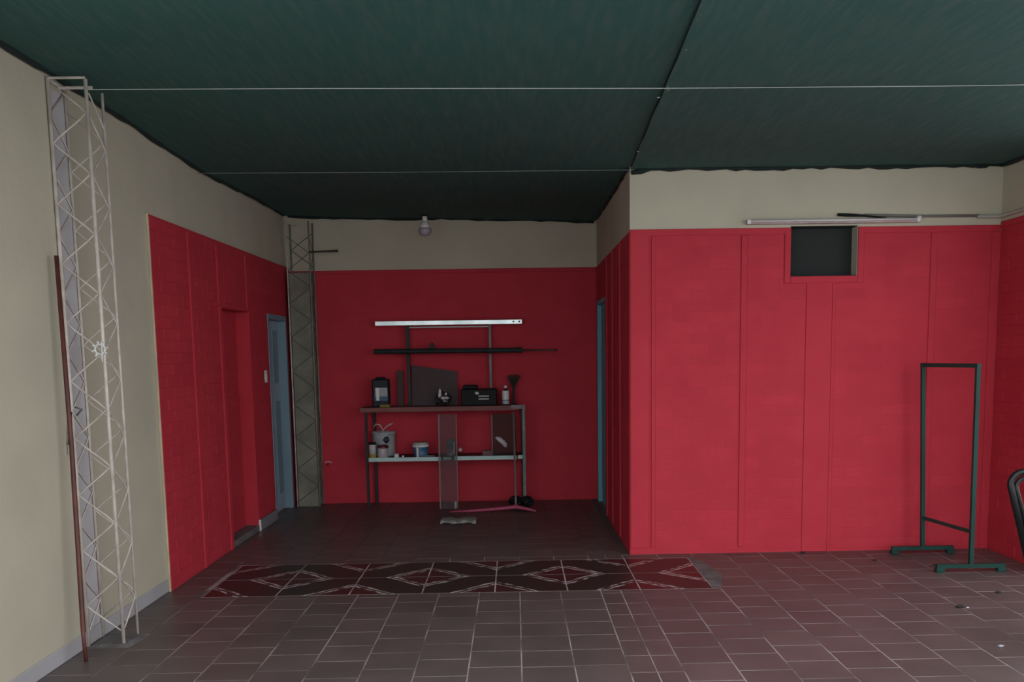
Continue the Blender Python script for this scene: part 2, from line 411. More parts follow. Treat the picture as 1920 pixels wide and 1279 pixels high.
# ------------------------------------------------------------------ wall of the recess that runs away from the camera on the right
DY0, DY1, DZ = 8.56, 9.46, 2.08
wall_side = struct('wall_recess_right', MB().box(XT, XT+0.2, YF+0.2, DY0, 0, HW).box(XT, XT+0.2, DY1, YB, 0, HW).box(XT, XT+0.2, DY0, DY1, DZ, HW),
                   plaster, 'side wall of the recess, red with a teal door at its far end', 'wall')
MB().box(XT-e, XT+0.001, YF-0.002, DY0, 0, 2.44).box(XT-e, XT+0.001, DY1, YB-0.002, 0, 2.44).box(XT-e, XT+0.001, DY0, DY1, DZ, 2.44).build('red_ground', red, wall_side)
for (a, b_) in ((7.43, 7.50), (8.00, 8.07), (8.47, 8.553)):
    MB().cbox(XT-e-0.012, XT-e+0.002, a, b_, 0.02, 2.43 if a < 8.5 else 2.10, 0.003).build('render_strip', red_trim, wall_side)
lay_bricks(wall_side, brick_rects(YF+0.01, YB-0.01, 0.02, 2.43, [(7.43, 7.5, 0, 3), (8.0, 8.07, 0, 3), (8.47, DY1+0.01, 0, DZ+0.02)]), lambda u, z: (XT-e, u, z), -PI/2, 300, 'bricks_small', 0.3)
d2 = struct('door_2', MB().cbox(XT+0.03, XT+0.07, DY0+0.04, DY1-0.04, 0.01, DZ-0.04, 0.004), teal, 'teal door at the far right of the recess', 'door')
MB().cbox(XT-0.012, XT+0.09, DY0, DY0+0.04, 0, DZ, 0.003).cbox(XT-0.012, XT+0.09, DY1-0.04, DY1, 0, DZ, 0.003).cbox(XT-0.012, XT+0.09, DY0+0.04, DY1-0.04, DZ-0.04, DZ, 0.003).build('door_frame', teal, d2)
MB().cbox(XT+0.020, XT+0.032, DY0+0.14, DY1-0.14, 1.15, 1.85, 0.004).build('door_panel', teal, d2)
MB().cbox(XT+0.020, XT+0.032, DY0+0.14, DY1-0.14, 0.25, 0.95, 0.004).build('door_panel', teal, d2)

# ------------------------------------------------------------------ back wall
wall_back = struct('wall_back', MB().box(XL-0.25, XT+0.2, YB, YB+0.2, 0, HW), plaster, 'back wall of the recess, dark red below and beige above', 'wall')
MB().box(XL, XT-0.005, YB-e, YB+0.001, 0, 2.44).build('red_ground', red, wall_back)
lay_bricks(wall_back, brick_rects(XL+0.02, XT-0.01, 0.02, 2.39, []), lambda u, z: (u, YB-e, z), 0, 0, 'bricks', 0.12)
MB().cbox(XL+0.27, XT-0.008, YB-e-0.014, YB-e+0.002, 2.40, 2.44, 0.004).build('top_moulding', red_trim, wall_back)

# ------------------------------------------------------------------ left wall
QY0, QY1, QZ = 7.33, 8.09, 1.955      # bricked-up doorway
PY0, PY1, PZ = 8.69, 9.40, 1.97       # blue door
RY = 5.98                             # where the red starts
T = 0.25
LY0 = 3.4
wl = MB().box(XL-T, XL, LY0, QY0, 0, HW).box(XL-T, XL, QY0, QY1, QZ, HW).box(XL-T, XL, QY1, PY0, 0, HW).box(XL-T, XL, PY0, PY1, PZ, HW).box(XL-T, XL, PY1, YB, 0, HW)
wall_left = struct('wall_left', wl, plaster, 'long left wall, bare beige plaster near and red brick further back', 'wall')
XB = XL+0.022
RLT = 2.475
rl = MB()
for (a, b_, z0, z1) in ((RY, QY0, 0, RLT), (QY0, QY1, QZ, RLT), (QY1, PY0, 0, RLT), (PY0, PY1, PZ, RLT), (PY1, YB-0.006, 0, RLT)):
    rl.box(XL-0.001, XB, a, b_, z0, z1)
rl.build('red_ground', red, wall_left)
MB().cbox(XB-0.011, XB+0.003, RY-0.012, RY, 0, RLT+0.004, 0.002).build('cream_edge', cream, wall_left)
MB().box(XL-0.001, XB-0.0105, RY-0.006, RY, 0, RLT).build('edge_plaster', plaster, wall_left)
strips = [(6.640, 6.70, 0.0, 2.45), (7.265, 7.33, 0.0, 2.44), (8.03, 8.09, QZ, 2.43)]
for (a, b_, z0, z1) in strips:
    MB().cbox(XB-0.002, XB+0.014, a, b_, z0, z1, 0.004).build('render_strip', red_trim, wall_left)
MB().cbox(XB-0.002, XB+0.012, 7.20, 8.09, QZ, QZ+0.035, 0.003).build('lintel', red_trim, wall_left)
holes = [(a, b_, z0, z1) for (a, b_, z0, z1) in strips]+[(QY0-0.001, QY1+0.001, 0, QZ+0.04), (PY0, PY1, 0, PZ+0.01)]
lay_bricks(wall_left, brick_rects(RY+0.004, YB-0.02, 0.02, RLT-0.01, holes), lambda u, z: (XB, u, z), PI/2, 300, 'bricks_small', 0.75)
# bricked-up doorway: infill set back from the wall, its far jamb and a sill
XI = XL-0.092
MB().box(XL-T, XI, QY0, QY1, 0, QZ).build('doorway_infill', red, wall_left)
lay_bricks(wall_left, brick_rects(QY0+0.005, QY1-0.005, 0.07, QZ-0.01, [(0, 99, 1.17, 1.22)]), lambda u, z: (XI, u, z), PI/2, 0, 'infill_bricks')
MB().cbox(XI-0.002, XI+0.012, QY0+0.01, QY1-0.01, 1.175, 1.215, 0.003).build('infill_rail', red_trim, wall_left)
MB().box(XI, XL+0.012, QY0, QY1, QZ-0.004, QZ+0.001).build('soffit', red_trim, wall_left)
MB().box(XI, XL+0.012, QY1-0.003, QY1+0.001, 0, QZ-0.004).build('jamb_face', red_trim, wall_left)
MB().cbox(XI, XL+0.03, QY0+0.01, QY1-0.004, 0, 0.055, 0.006).build('doorway_sill', cement, wall_left)
# skirtings
bs = MB().cbox(XL, XL+0.008, LY0, RY-0.015, 0, 0.085, 0.003)
struct('baseboard_left', bs, lav, 'pale lavender skirting along the near left wall', 'skirting')
b2 = struct('baseboard_recess', MB().cbox(XB, XB+0.02, QY1+0.012, PY0-0.01, 0, 0.10, 0.003), mat('grey_skirting', (0.20, 0.20, 0.21), 0.7), 'grey skirting between the two left doorways', 'skirting')
MB().box(XB, XB+0.0195, QY1+0.008, QY1+0.012, 0, 0.10).build('white_end', white, b2)
# blue door
d1_ = struct('door_1', MB().cbox(XL-0.09, XL-0.05, PY0+0.05, PY1-0.05, 0.01, PZ-0.05, 0.004), blue2, 'blue-grey door on the left wall behind the concrete column', 'door')
MB().cbox(XL-0.12, XB+0.006, PY0, PY0+0.05, 0, PZ, 0.004).cbox(XL-0.12, XB+0.006, PY1-0.05, PY1, 0, PZ, 0.004).cbox(XL-0.12, XB+0.006, PY0+0.05, PY1-0.05, PZ-0.05, PZ, 0.004).build('door_frame', blue, d1_)
for (z0, z1) in ((1.30, 1.82), (0.18, 1.12)):
    MB().cbox(XL-0.055, XL-0.040, PY0+0.13, PY0+0.30, z0, z1, 0.005).build('door_panel', blue, d1_)
    MB().cbox(XL-0.055, XL-0.040, PY0+0.40, PY0+0.58, z0, z1, 0.005).build('door_panel', blue, d1_)

# ------------------------------------------------------------------ roof and cloth ceiling
struct('sky_block_roof', MB().box(XL-T, 0.74, Y0, YB+0.2, HW, HW+0.08).box(0.74, XR+0.2, Y0R, YB+0.2, HW, HW+0.08), roof_m, 'unseen roof slab added above the green cloth to block the sky', 'roof')  # dark slab added out of view, keeps sky light out of the cloth gaps
def smooth_noise(x, y):
    return math.sin(1.7*x+0.6*y)*math.sin(1.1*y-0.4*x+1.0)+0.5*math.sin(3.1*x-1.3*y+2)+0.35*math.sin(5.3*y+2.2*x)
def ceil_z(x, y, side):
    if side == 0:
        z = 2.998-(x-XL)*0.0292
        z += -0.035*math.exp(-((y-7.0)/1.1)**2)*max(0, (0.3-x)/2.6)
        z += 0.02*max(0, (5.2-y))*max(0, -x/2.3)
    else: z = 2.889
    return z+0.006*smooth_noise(x*1.3, y*1.3)
def seam_x(y):
    return 0.735+0.135*min(1, max(0, (y-3.6)/3.2))+0.0015*math.sin(9*y)
def cloth(name, side, parent=None):
    nx, ny = 46, 90; mb = MB(); V = []; ya = (Y0 if side == 0 else Y0R)+0.02
    for j in range(ny+1):
        for i in range(nx+1):
            yb = (YB-0.015) if side == 0 else (YF-0.012)
            y = ya+(yb-ya)*j/ny
            if side == 0:
                xe = seam_x(y) if y < YF-0.03 else XT-0.012
                x0 = XL+0.012+0.004*math.sin(7*y)
            else: x0 = seam_x(y)+0.006; xe = XR-0.015
            x = x0+(xe-x0)*i/nx
            V.append((x, y, ceil_z(x, y, side)))
    nn = len(V)
    V2 = V+[(x, y, z+0.004) for (x, y, z) in V]
    F = []
    for j in range(ny):
        for i in range(nx):
            a = j*(nx+1)+i
            F.append((a+nx+1, a+nx+2, a+1, a)); F.append((nn+a, nn+a+1, nn+a+nx+2, nn+a+nx+1))
    for j in range(ny):
        a = j*(nx+1); F.append((a, nn+a, nn+a+nx+1, a+nx+1)); a += nx; F.append((a, a+nx+1, nn+a+nx+1, nn+a))
    for i in range(nx):
        F.append((i, i+1, nn+i+1, nn+i)); a = ny*(nx+1)+i; F.append((a+1, a, nn+a, nn+a+1))
    mb.add(V2, F)
    return mb.build(name, cloth_m, parent, smooth=False)
ceiling = cloth('ceiling', 0); tag(ceiling, 'dark green shade cloth stretched overhead as a ceiling', 'ceiling', kind='structure')
cloth('cloth_strip', 1, ceiling)
def hem(pts, r, name='hem'):
    rn = random.Random(len(pts)); MB().tube(pts, [r*rn.uniform(0.5, 1.5) for _ in pts], 6).build(name, hem_m, ceiling, smooth=True)
hem([(XL+0.016, y, ceil_z(XL, y, 0)-0.004) for y in [Y0+0.05+i*0.12 for i in range(59)]], 0.014)
hem([(x, YF-0.018, 2.884+0.004*math.sin(6*x)-(0.022*max(0, (1.05-x)/0.18))) for x in [XT+0.01+i*0.07 for i in range(40)]], 0.016)
hem([(x, YB-0.022, ceil_z(x, YB, 0)-0.006+0.005*math.sin(7*x)) for x in [XL+0.05+i*0.0925 for i in range(35)]], 0.013)
hem([(XR-0.018, y, 2.880) for y in [Y0R+0.05+i*0.11 for i in range(31)]], 0.014)
hem([(XT-0.016, y, ceil_z(XT, y, 0)-0.004) for y in [YF+0.02+i*0.12 for i in range(22)]], 0.011)
hem([(seam_x(y)+0.005, y, ceil_z(seam_x(y), y, 0)-0.002) for y in [Y0R+0.03+i*0.1 for i in range(34)]], 0.0045, 'seam')
rn = random.Random(5)
for y in (3.72, 3.80, 3.86, 4.22, 4.78, 4.83, 4.98, 6.3):
    x = seam_x(y)+rn.uniform(-0.01, 0.03); z = ceil_z(x, y, 0)-0.014
    MB().tube([(x-0.008, y, z), (x, y+0.004, z-0.003), (x+0.007, y-0.003, z)], 0.0022, 5).build('pinhole_light_dot', wire_m, ceiling)  # pale threads standing in for daylight through pinholes in the seam
MB().blob((3.46, YF-0.03, 2.872), (0.05, 0.014, 0.012), 2, amp=0.3).build('cloth_tatter', hem_m, ceiling, smooth=True)
# support wires
w1 = MB().tube([(-2.155, 4.83, 2.915), (-1.0, 4.80, 2.900), (0.80, 4.795, 2.880), (2.2, 4.785, 2.873), (3.63, 4.78, 2.876)], 0.0019, 6).build('support_wire', wire_m)
tag(w1, 'taut pale wire under the cloth from the lattice post to the right', 'wire')
w2 = MB().tube([(-2.31, 6.90, 2.905), (-0.7, 6.86, 2.886), (XT-0.005, 6.845, 2.880)], 0.0022, 6).build('support_wire', mat('dull_wire', (0.20, 0.24, 0.23), 0.6))
tag(w2, 'thin dull wire under the cloth at the mouth of the recess', 'wire')

# ------------------------------------------------------------------ lattice post against the left wall
def zigzag(p, q, z0, z1, half, start, rr=0.0046, parent=None, name='lacing_bar', m=None):
    # a bar bent into a zigzag between two uprights p and q (x, y)
    pts = []; z = z0; side = start; k = 0
    ctrl = []
    while z <= z1+1e-6:
        ctrl.append((p if side == 0 else q, z)); side = 1-side; z += half
    P = [Vector((c[0][0], c[0][1], c[1])) for c in ctrl]
    pts = [P[0]]
    for i in range(1, len(P)-1):
        a, b_, c = P[i-1], P[i], P[i+1]
        pts += [b_+(a-b_)*0.24, b_+(a-b_)*0.075+(c-b_)*0.012, b_+(a-b_+c-b_)*0.018, b_+(c-b_)*0.075+(a-b_)*0.012, b_+(c-b_)*0.24]
    pts.append(P[-1])
    return MB().tube(pts, rr, 6).build(name, m, parent, smooth=True)
post = thing('lattice_post', 'cream painted steel lattice post standing against the near left wall', 'post', (-2.23, 4.91, 0))
def rel(o, pts): return [tuple(Vector(p)-o.location) for p in pts]
ox, oy = -2.23, 4.91
L1, L2, L3, L4 = (XL+0.013-ox, 4.815-oy), (XL+0.013-ox, 4.99-oy), (-2.158-ox, 4.835-oy), (-2.152-ox, 5.005-oy)
for (l, zt) in ((L1, 2.972), (L2, 2.972), (L3, 2.968), (L4, 2.945)):
    MB().tube([(l[0], l[1], 0), (l[0], l[1], zt)], 0.0100 if l in (L1, L3) else 0.0078, 8).build('upright', truss_m, post, smooth=True)
h = 0.155
h = 0.1515
zigzag(L1, L3, 0.075, 2.965, h, 1, parent=post, m=truss_m)
zigzag(L1, L2, 0.07, 2.96, h, 0, parent=post, m=truss_m)
zigzag(L2, L4, 0.115, 2.95, h, 0, parent=post, m=truss_m)
zigzag(L3, L4, 0.075, 2.93, h, 0, parent=post, m=truss_m)
MB().cbox(L1[0]-0.009, L3[0]+0.009, L1[1]-0.008, L1[1]+0.004, 2.963, 2.975, 0.003).build('top_bar', truss_m, post)
MB().cbox(L1[0]-0.009, L1[0]+0.006, L1[1], L2[1], 2.955, 2.972, 0.003).build('top_bar', truss_m, post)
MB().cbox(L2[0], L3[0], L1[1]+0.09, L1[1]+0.10, 2.940, 2.955, 0.003).build('top_bar', truss_m, post)
MB().tube([(L3[0]+0.012, L3[1], 2.90), (L4[0], L4[1]+0.0, 2.76)], 0.004, 6).build('brace', truss_m, post)
MB().add([(-0.112, -0.13, 0.0), (0.12, -0.12, 0.0), (0.15, 0.12, 0.0), (-0.112, 0.12, 0.0), (-0.085, -0.10, 0.012), (0.09, -0.09, 0.012), (0.11, 0.09, 0.012), (-0.085, 0.10, 0.012)],
         [(4, 5, 6, 7), (0, 1, 5, 4), (1, 2, 6, 5), (2, 3, 7, 6), (3, 0, 4, 7)]).build('mortar_bed', cement, post)
strip_m = mat('pale_lavender_strip', (0.56, 0.54, 0.56), 0.85, (0.48, 0.46, 0.48), 3.0)
sp = MB().cbox(XL+0.001, XL+0.006, 4.82, 4.985, 0.09, 2.93, 0.002).build('wall_strip', strip_m); tag(sp, 'narrow pale lavender strip on the wall behind the lattice post', 'wall strip')
# white connector tied to the lattice
con = thing('wire_connector', 'small white spoked plastic connector tied to the lattice post', 'connector', (-2.172, 4.822, 1.604))
MB().tube([(0.026*math.cos(a), 0, 0.026*math.sin(a)) for a in [2*PI*i/16 for i in range(16)]], 0.006, 6, closed=True).build('ring', white, con, smooth=True)
for i in range(8):
    a = 2*PI*i/8+0.2
    MB().tube([(0.024*math.cos(a), 0, 0.024*math.sin(a)), (0.043*math.cos(a), -0.004, 0.043*math.sin(a))], 0.0055, 6).build('spoke', white, con)
MB().tube([(0.012, -0.008, -0.065), (0.014, -0.01, 0.04)], 0.003, 5).build('strap', white, con)
# brown bar leaning on the post
bar = MB().tube([(-2.243, 4.575, 0.0), (-2.262, 4.605, 0.14), (-2.268, 4.62, 0.17), (-2.288, 4.68, 1.1), (-2.306, 4.705, 2.075)], [0.010, 0.011, 0.013, 0.0125, 0.0115], 8).build('iron_bar', rust, None, smooth=True)
tag(bar, 'rust brown iron bar leaning upright in front of the lattice post', 'bar')
hook = MB().tube([(-2.302, 4.775, 1.306), (-2.28, 4.765, 1.300), (-2.262, 4.77, 1.292), (-2.275, 4.775, 1.285), (-2.298, 4.78, 1.262)], 0.005, 6).build('twisted_wire', mat('grey_twisted_wire', (0.12, 0.13, 0.13), 0.4), None, smooth=True)
tag(hook, 'short twisted dark wire tie halfway up the lattice post', 'wire')
cord = thing('hanging_cord', 'dark cord hanging on the wall beside the iron bar', 'cord', (XL+0.012, 4.76, 1.06))
MB().tube([(0.008, 0.04, 0.22), (0.004, 0.015, 0.14), (0.002, 0.0, 0.05)], [0.003, 0.006, 0.008], 6).build('cord', mat('dark_green_cord', (0.03, 0.05, 0.045), 0.6), cord, smooth=True)
MB().tube([(0.002, 0.0, 0.05), (0.002, -0.003, 0.0)], 0.006, 6).build('cord_end', wire_m, cord, smooth=True)

# ------------------------------------------------------------------ concrete column in the far left corner
colm = thing('concrete_column', 'olive grey concrete column cased in a steel lattice, far left corner', 'column', (-2.175, 9.475, 0))
MB().cbox(-0.105, 0.110, -0.080, 0.095, 0, 2.41, 0.008).build('shaft', conc, colm)
C = [(-0.112, -0.088), (0.118, -0.088), (-0.112, 0.098), (0.118, 0.098)]
for k, c in enumerate(C):
    MB().tube([(c[0], c[1], 0), (c[0], c[1], 2.92)], 0.008, 8).build('upright', truss2_m if k != 0 else truss_m, colm, smooth=True)
conc_d = mat('dark_lacing', (0.13, 0.13, 0.105), 0.8)  # lacing coloured darker than the uprights
zigzag(C[0], C[1], 0.05, 2.9, 0.17, 0, 0.0035, colm, m=conc_d)
zigzag(C[1], C[3], 0.05, 2.9, 0.17, 0, 0.0035, colm, m=conc_d)
zigzag(C[2], C[3], 0.10, 2.9, 0.17, 1, 0.0035, colm, m=conc_d)
MB().tube([(-0.10, -0.05, 2.90), (0.115, -0.088, 2.86)], 0.006, 6).build('brace', truss_m, colm)
rod = MB().tube([(-2.055, 9.384, 2.610), (-1.765, 9.374, 2.617)], [0.008, 0.013], 7).build('projecting_rod', mat('dark_rod', (0.05, 0.045, 0.035), 0.7), None, smooth=True)
tag(rod, 'dark rod sticking out sideways near the top of the concrete column', 'rod')

# ------------------------------------------------------------------ small fittings
sw = thing('light_switch', 'narrow white switch plate on the red wall beside the blue door', 'switch', (XB+0.006, 8.52, 1.38))
MB().cbox(0, 0.010, -0.035, 0.035, -0.058, 0.058, 0.003).build('plate', white, sw)
MB().cbox(0.010, 0.016, -0.012, 0.012, -0.02, 0.02, 0.002).build('rocker', white, sw)
so = thing('wall_socket', 'small broken socket low on the back wall beside the concrete column', 'socket', (-1.995, YB-0.010, 0.43))
MB().cbox(-0.03, 0.03, -0.008, 0, -0.025, 0.02, 0.003).build('plate', red_trim, so)
MB().tube([(-0.035, -0.015, 0.005), (-0.015, -0.02, 0.022), (0.015, -0.02, 0.024), (0.038, -0.015, 0.012)], 0.005, 6).build('loose_wire', white, so, smooth=True)
MB().cbox(-0.008, 0.008, -0.014, -0.008, -0.016, -0.002, 0.002).build('hole', blackm, so)
# bulb
lb = thing('light_bulb', 'white bulb in a holder hanging from the cloth ceiling in the recess', 'light bulb', (-0.846, 9.0, 2.70))
MB().lathe([(0.040, 0.205), (0.040, 0.196), (0.02, 0.190)], n=18).build('ceiling_rose', blackm, lb)
MB().lathe([(0.022, 0.190), (0.025, 0.182), (0.025, 0.150), (0.022, 0.142)], n=16).build('holder', sock, lb, smooth=True)
MB().lathe([(0.024, 0.143), (0.042, 0.13), (0.052, 0.10), (0.055, 0.078)], n=20).build('bulb_body', white, lb, smooth=True)
MB().lathe([(0.055, 0.078), (0.062, 0.066), (0.064, 0.050), (0.056, 0.024), (0.036, 0.006), (0.010, 0.0)], n=20).build('diffuser', dome, lb, smooth=True)
# tube light and conduit
tl = thing('tube_light', 'long thin pinkish tube light fitting above the square opening', 'light', (1.73, YF, 2.475))
MB().cbox(0.0, 1.285, -0.045, -0.002, 0.0, 0.034, 0.005).build('casing', fix_m, tl)
for x in (0.0, 1.255):
    MB().cbox(x, x+0.03, -0.056, -0.045, 0.002, 0.032, 0.003).build('lamp_holder', white, tl)
MB().tube([(0.03, -0.056, 0.020), (1.255, -0.056, 0.020)], 0.008, 10).build('tube', white, tl, smooth=True)
for (x, w_) in ((0.34, 0.05), (0.40, 0.03), (1.0, 0.12), (0.05, 0.025)):
    MB().cbox(x, x+w_, -0.0475, -0.044, 0.012, 0.022, 0.002).build('paint_smear', red_trim, tl)
cd = thing('conduit', 'grey cable conduit running along the wall top to the corner', 'conduit', (2.41, YF, 2.51))
MB().tube([(0.20, -0.014, 0.024), (0.62, -0.014, 0.012), (1.06, -0.014, 0.010)], 0.010, 8).build('pipe', mat('dark_grey_pvc', (0.17, 0.165, 0.15), 0.5), cd, smooth=True)
MB().tube([(0.0, -0.016, 0.030), (0.08, -0.018, 0.026), (0.20, -0.018, 0.020), (0.36, -0.016, 0.002)], [0.011, 0.012, 0.008, 0.006], 8).build('black_tape', blackm, cd, smooth=True)
MB().tube([(1.04, -0.014, 0.004), (1.19, -0.020, 0.002), (1.214, -0.045, 0.003), (1.214, -0.35, 0.006), (1.214, -1.8, 0.018)], 0.013, 8).build('pipe', pipe_m, cd, smooth=True)
MB().lathe([(0.018, -0.014), (0.022, 0.0), (0.018, 0.014)], 0.605, -0.016, 10).build('clip', white, cd, smooth=True)

# ------------------------------------------------------------------ green garment rack
gr = thing('garment_rack', 'dark green square-tube garment rack standing by the red wall corner', 'rack', (3.11, 6.43, 0))
def bar_between(p, q, w=0.015, name='bar', m=green_m, parent=None):
    p, q = Vector(p), Vector(q); d = (q-p); Lg = d.length; d.normalize()
    a = Vector((0, 0, 1)) if abs(d.z) < 0.9 else Vector((1, 0, 0))
    s = d.cross(a).normalized(); t_ = s.cross(d)
    V = [pp+s*w*i+t_*w*j for pp in (p, q) for (i, j) in ((-1, -1), (1, -1), (1, 1), (-1, 1))]
    return MB().add(V, [(3, 2, 1, 0), (4, 5, 6, 7), (0, 1, 5, 4), (1, 2, 6, 5), (2, 3, 7, 6), (3, 0, 4, 7)]).build(name, m, parent)
pn, pf = (0.037, -0.30), (-0.035, 0.29)
bar_between((pn[0], pn[1], 0.05), (pn[0]-0.008, pn[1], 1.440), 0.0138, 'post', green_m, gr)
bar_between((pf[0], pf[1], 0.05), (pf[0]-0.045, pf[1], 1.440), 0.0138, 'post', green_m, gr)
bar_between((pn[0]-0.008, pn[1]-0.016, 1.425), (pf[0]-0.045, pf[1]+0.016, 1.425), 0.0145, 'top_bar', green_m, gr)
bar_between((pn[0]-0.002, pn[1], 0.28), (pf[0]-0.006, pf[1], 0.275), 0.011, 'lower_bar', green_m, gr)
for (c, xa, xb) in ((pn, -0.24, 0.235), (pf, -0.235, 0.235)):
    ft = bar_between((c[0]+xa, c[1], 0.042), (c[0]+xb, c[1], 0.042), 0.0145, 'foot', green_m, gr)
    for x in (c[0]+xa+0.012, c[0]+xb-0.035):
        MB().cbox(x-0.018, x+0.04, c[1]-0.022, c[1]+0.022, 0, 0.03, 0.003).build('foot_pad', green_m, ft)

# ------------------------------------------------------------------ chair at the right edge
ch = thing('tube_chair', 'black metal chair with looped tube back at the right edge', 'chair', (2.88, 4.55, 0))
def loop(w0, w1, z0, z1, y0, y1, r, m, name, parent, cr=0.07):
    pts = [(-w0, y0, z0)]
    zt = z1-cr
    pts.append((-w1, y1+(y0-y1)*cr/(z1-z0), zt))
    for i in range(1, 6):
        a = PI-i*PI/2/6
        pts.append((-w1+cr+cr*math.cos(a), y1, zt+cr*math.sin(a)))
    pts.append((0, y1, z1+0.005))
    pts += [(-p[0], p[1], p[2]) for p in reversed(pts[:-1])]
    return MB().tube(pts, r, 10).build(name, m, parent, smooth=True)
gloss = mat('gloss_black', (0.010, 0.010, 0.011), 0.25, spec=0.3)
loop(0.225, 0.325, 0.44, 0.905, 0.04, 0.06, 0.018, gloss, 'back_frame', ch)
loop(0.195, 0.296, 0.46, 0.872, 0.04, 0.058, 0.012, gloss, 'back_loop', ch, 0.05)
loop(0.10, 0.19, 0.46, 0.83, 0.04, 0.057, 0.008, gloss, 'back_loop', ch, 0.05)
MB().lathe([(0.19, 0.43), (0.205, 0.44), (0.205, 0.462), (0.18, 0.475), (0.02, 0.478)], 0, -0.14, 28).build('seat', gloss, ch, smooth=True)
for (a, b_) in (((-0.195, 0.04), (-0.16, 0.09)), ((0.195, 0.04), (0.16, 0.09)), ((-0.13, -0.27), (-0.17, -0.34)), ((0.13, -0.27), (0.17, -0.34))):
    MB().tube([(a[0], a[1], 0.44), (b_[0], b_[1], 0.0)], 0.011, 8).build('leg', gloss, ch, smooth=True)
MB().tube([(0.165*math.cos(2*PI*i/24), -0.13+0.19*math.sin(2*PI*i/24), 0.2) for i in range(24)], 0.006, 6, closed=True).build('leg_ring', gloss, ch, smooth=True)

# ------------------------------------------------------------------ workbench with shelves
wbx, wby = -0.735, 9.36
wb = thing('shelf_bench', 'two-tier metal bench with a reddish top against the back wall', 'shelf', (wbx, wby, 0))
def B(x0, x1, y0, y1, z0, z1, name, m, parent=wb, c=0.003):
    return MB().cbox(x0-wbx, x1-wbx, y0-wby, y1-wby, z0, z1, c).build(name, m, parent)
B(-1.535, -1.508, 9.22, 9.247, 0, 0.99, 'leg', steel_d)
B(-1.495, -1.467, 9.52, 9.547, 0, 0.99, 'leg', steel_d)
B(0.068, 0.100, 9.22, 9.252, 0, 1.04, 'leg', steel_g)
B(0.055, 0.080, 9.52, 9.547, 0, 0.99, 'leg', steel_d)
B(-1.575, 0.035, 9.205, 9.56, 0.988, 1.035, 'top_board', wood_r)
B(-0.045, 0.068, 9.200, 9.25, 1.000, 1.042, 'corner_bracket', mat('mauve_steel', (0.22, 0.15, 0.17), 0.5))
ls = B(-1.508, 0.068, 9.215, 9.55, 0.500, 0.522, 'lower_shelf', steel_d)
B(-1.506, -0.765, 9.205, 9.2152, 0.482, 0.524, 'edge_strip', aqua, wb)
B(-0.745, -0.660, 9.2065, 9.2152, 0.488, 0.522, 'edge_strip', aqua, wb)
B(-0.635, 0.005, 9.205, 9.2152, 0.484, 0.526, 'edge_strip', aqua, wb)
B(0.018, 0.066, 9.205, 9.2152, 0.490, 0.528, 'edge_strip', aqua, wb)
for x in (-1.115, -0.262):
    B(x, x+0.036 if x < -1 else x+0.026, 9.44, 9.466, 1.035, 1.862, 'upright', steel_d if x < -1 else steel_g)
    B(x+0.004, x+0.022, 9.33, 9.45, 1.560, 1.575, 'hook_arm', steel_d)
B(-1.10, -0.25, 9.445, 9.46, 1.835, 1.848, 'cross_bar', wire_m)
chn = thing('steel_channel', 'bright galvanised steel channel lying across the top of the bench uprights', 'steel bar', (-0.68, 9.445, 1.862))
MB().cbox(-0.745, 0.765, -0.03, 0.03, 0, 0.046, 0.003).build('channel', galv, chn)
for x in (0.675, 0.735):
    MB().tube([(x, -0.032, 0.024), (x, -0.028, 0.024)], 0.009, 10).build('bolt_hole', blackm, chn)
pole = thing('telescopic_pole', 'dark tube with a thin extended rod resting below the steel channel', 'pole', (-0.68, 9.37, 1.60))
MB().tube([(-0.755, 0, 0.0), (0.70, 0, -0.006)], 0.025, 12).build('tube', steel_d, pole)
MB().tube([(0.70, 0, -0.006), (0.76, 0, -0.006)], 0.028, 12).build('collar', steel_d, pole)
MB().tube([(0.76, 0, -0.010), (1.07, 0, -0.012), (1.12, 0, -0.010)], [0.010, 0.008, 0.012], 8).build('rod', mat('brown_rod', (0.07, 0.05, 0.045), 0.5), pole, smooth=True)
cl = MB().add([(-0.885, 9.34, 1.625), (-0.80, 9.34, 1.625), (-0.84, 9.34, 1.69), (-0.885, 9.40, 1.625), (-0.80, 9.40, 1.625), (-0.835, 9.38, 1.685)],
              [(0, 1, 2), (5, 4, 3), (0, 2, 5, 3), (1, 4, 5, 2), (0, 3, 4, 1)]).build('rag', mat('brown_rag', (0.06, 0.04, 0.04), 0.9))
tag(cl, 'small brown rag draped over the dark tube', 'rag')

# things on the bench top
ZT = 1.035
can = thing('oil_can', 'dark navy can with a white and blue label on the bench top', 'can', (-1.372, 9.32, ZT))
MB().cbox(-0.082, 0.088, -0.06, 0.06, 0, 0.285, 0.012).build('body', mat('navy_can', (0.010, 0.018, 0.026), 0.5, spec=0.25), can)
MB().cbox(-0.052, 0.075, -0.063, -0.059, 0.11, 0.20, 0.001).build('label', mat('grey_label', (0.34, 0.36, 0.38), 0.5), can)
MB().cbox(-0.040, -0.010, -0.065, -0.061, 0.07, 0.20, 0.001).build('white_stripe', white, can)
MB().cbox(-0.06, 0.078, -0.0625, -0.059, 0.065, 0.11, 0.001).build('blue_stripe', mat('deep_blue', (0.01, 0.06, 0.14), 0.4), can)
MB().cbox(-0.05, 0.05, -0.03, 0.03, 0.285, 0.305, 0.006).build('handle', blackm, can)
yl = MB().cbox(-1.375, -1.268, 9.21, 9.245, ZT, ZT+0.032, 0.008).build('yellow_sponge', mat('olive_yellow', (0.20, 0.17, 0.03), 0.8)); tag(yl, 'flat yellow sponge in front of the navy can', 'sponge')
pn1 = MB().cbox(-1.225, -1.165, 9.50, 9.52, ZT, 1.40, 0.002).build('wooden_slat', mat('dark_slat', (0.055, 0.040, 0.035), 0.7)); tag(pn1, 'dark narrow slat upright behind the left bench upright', 'slat')
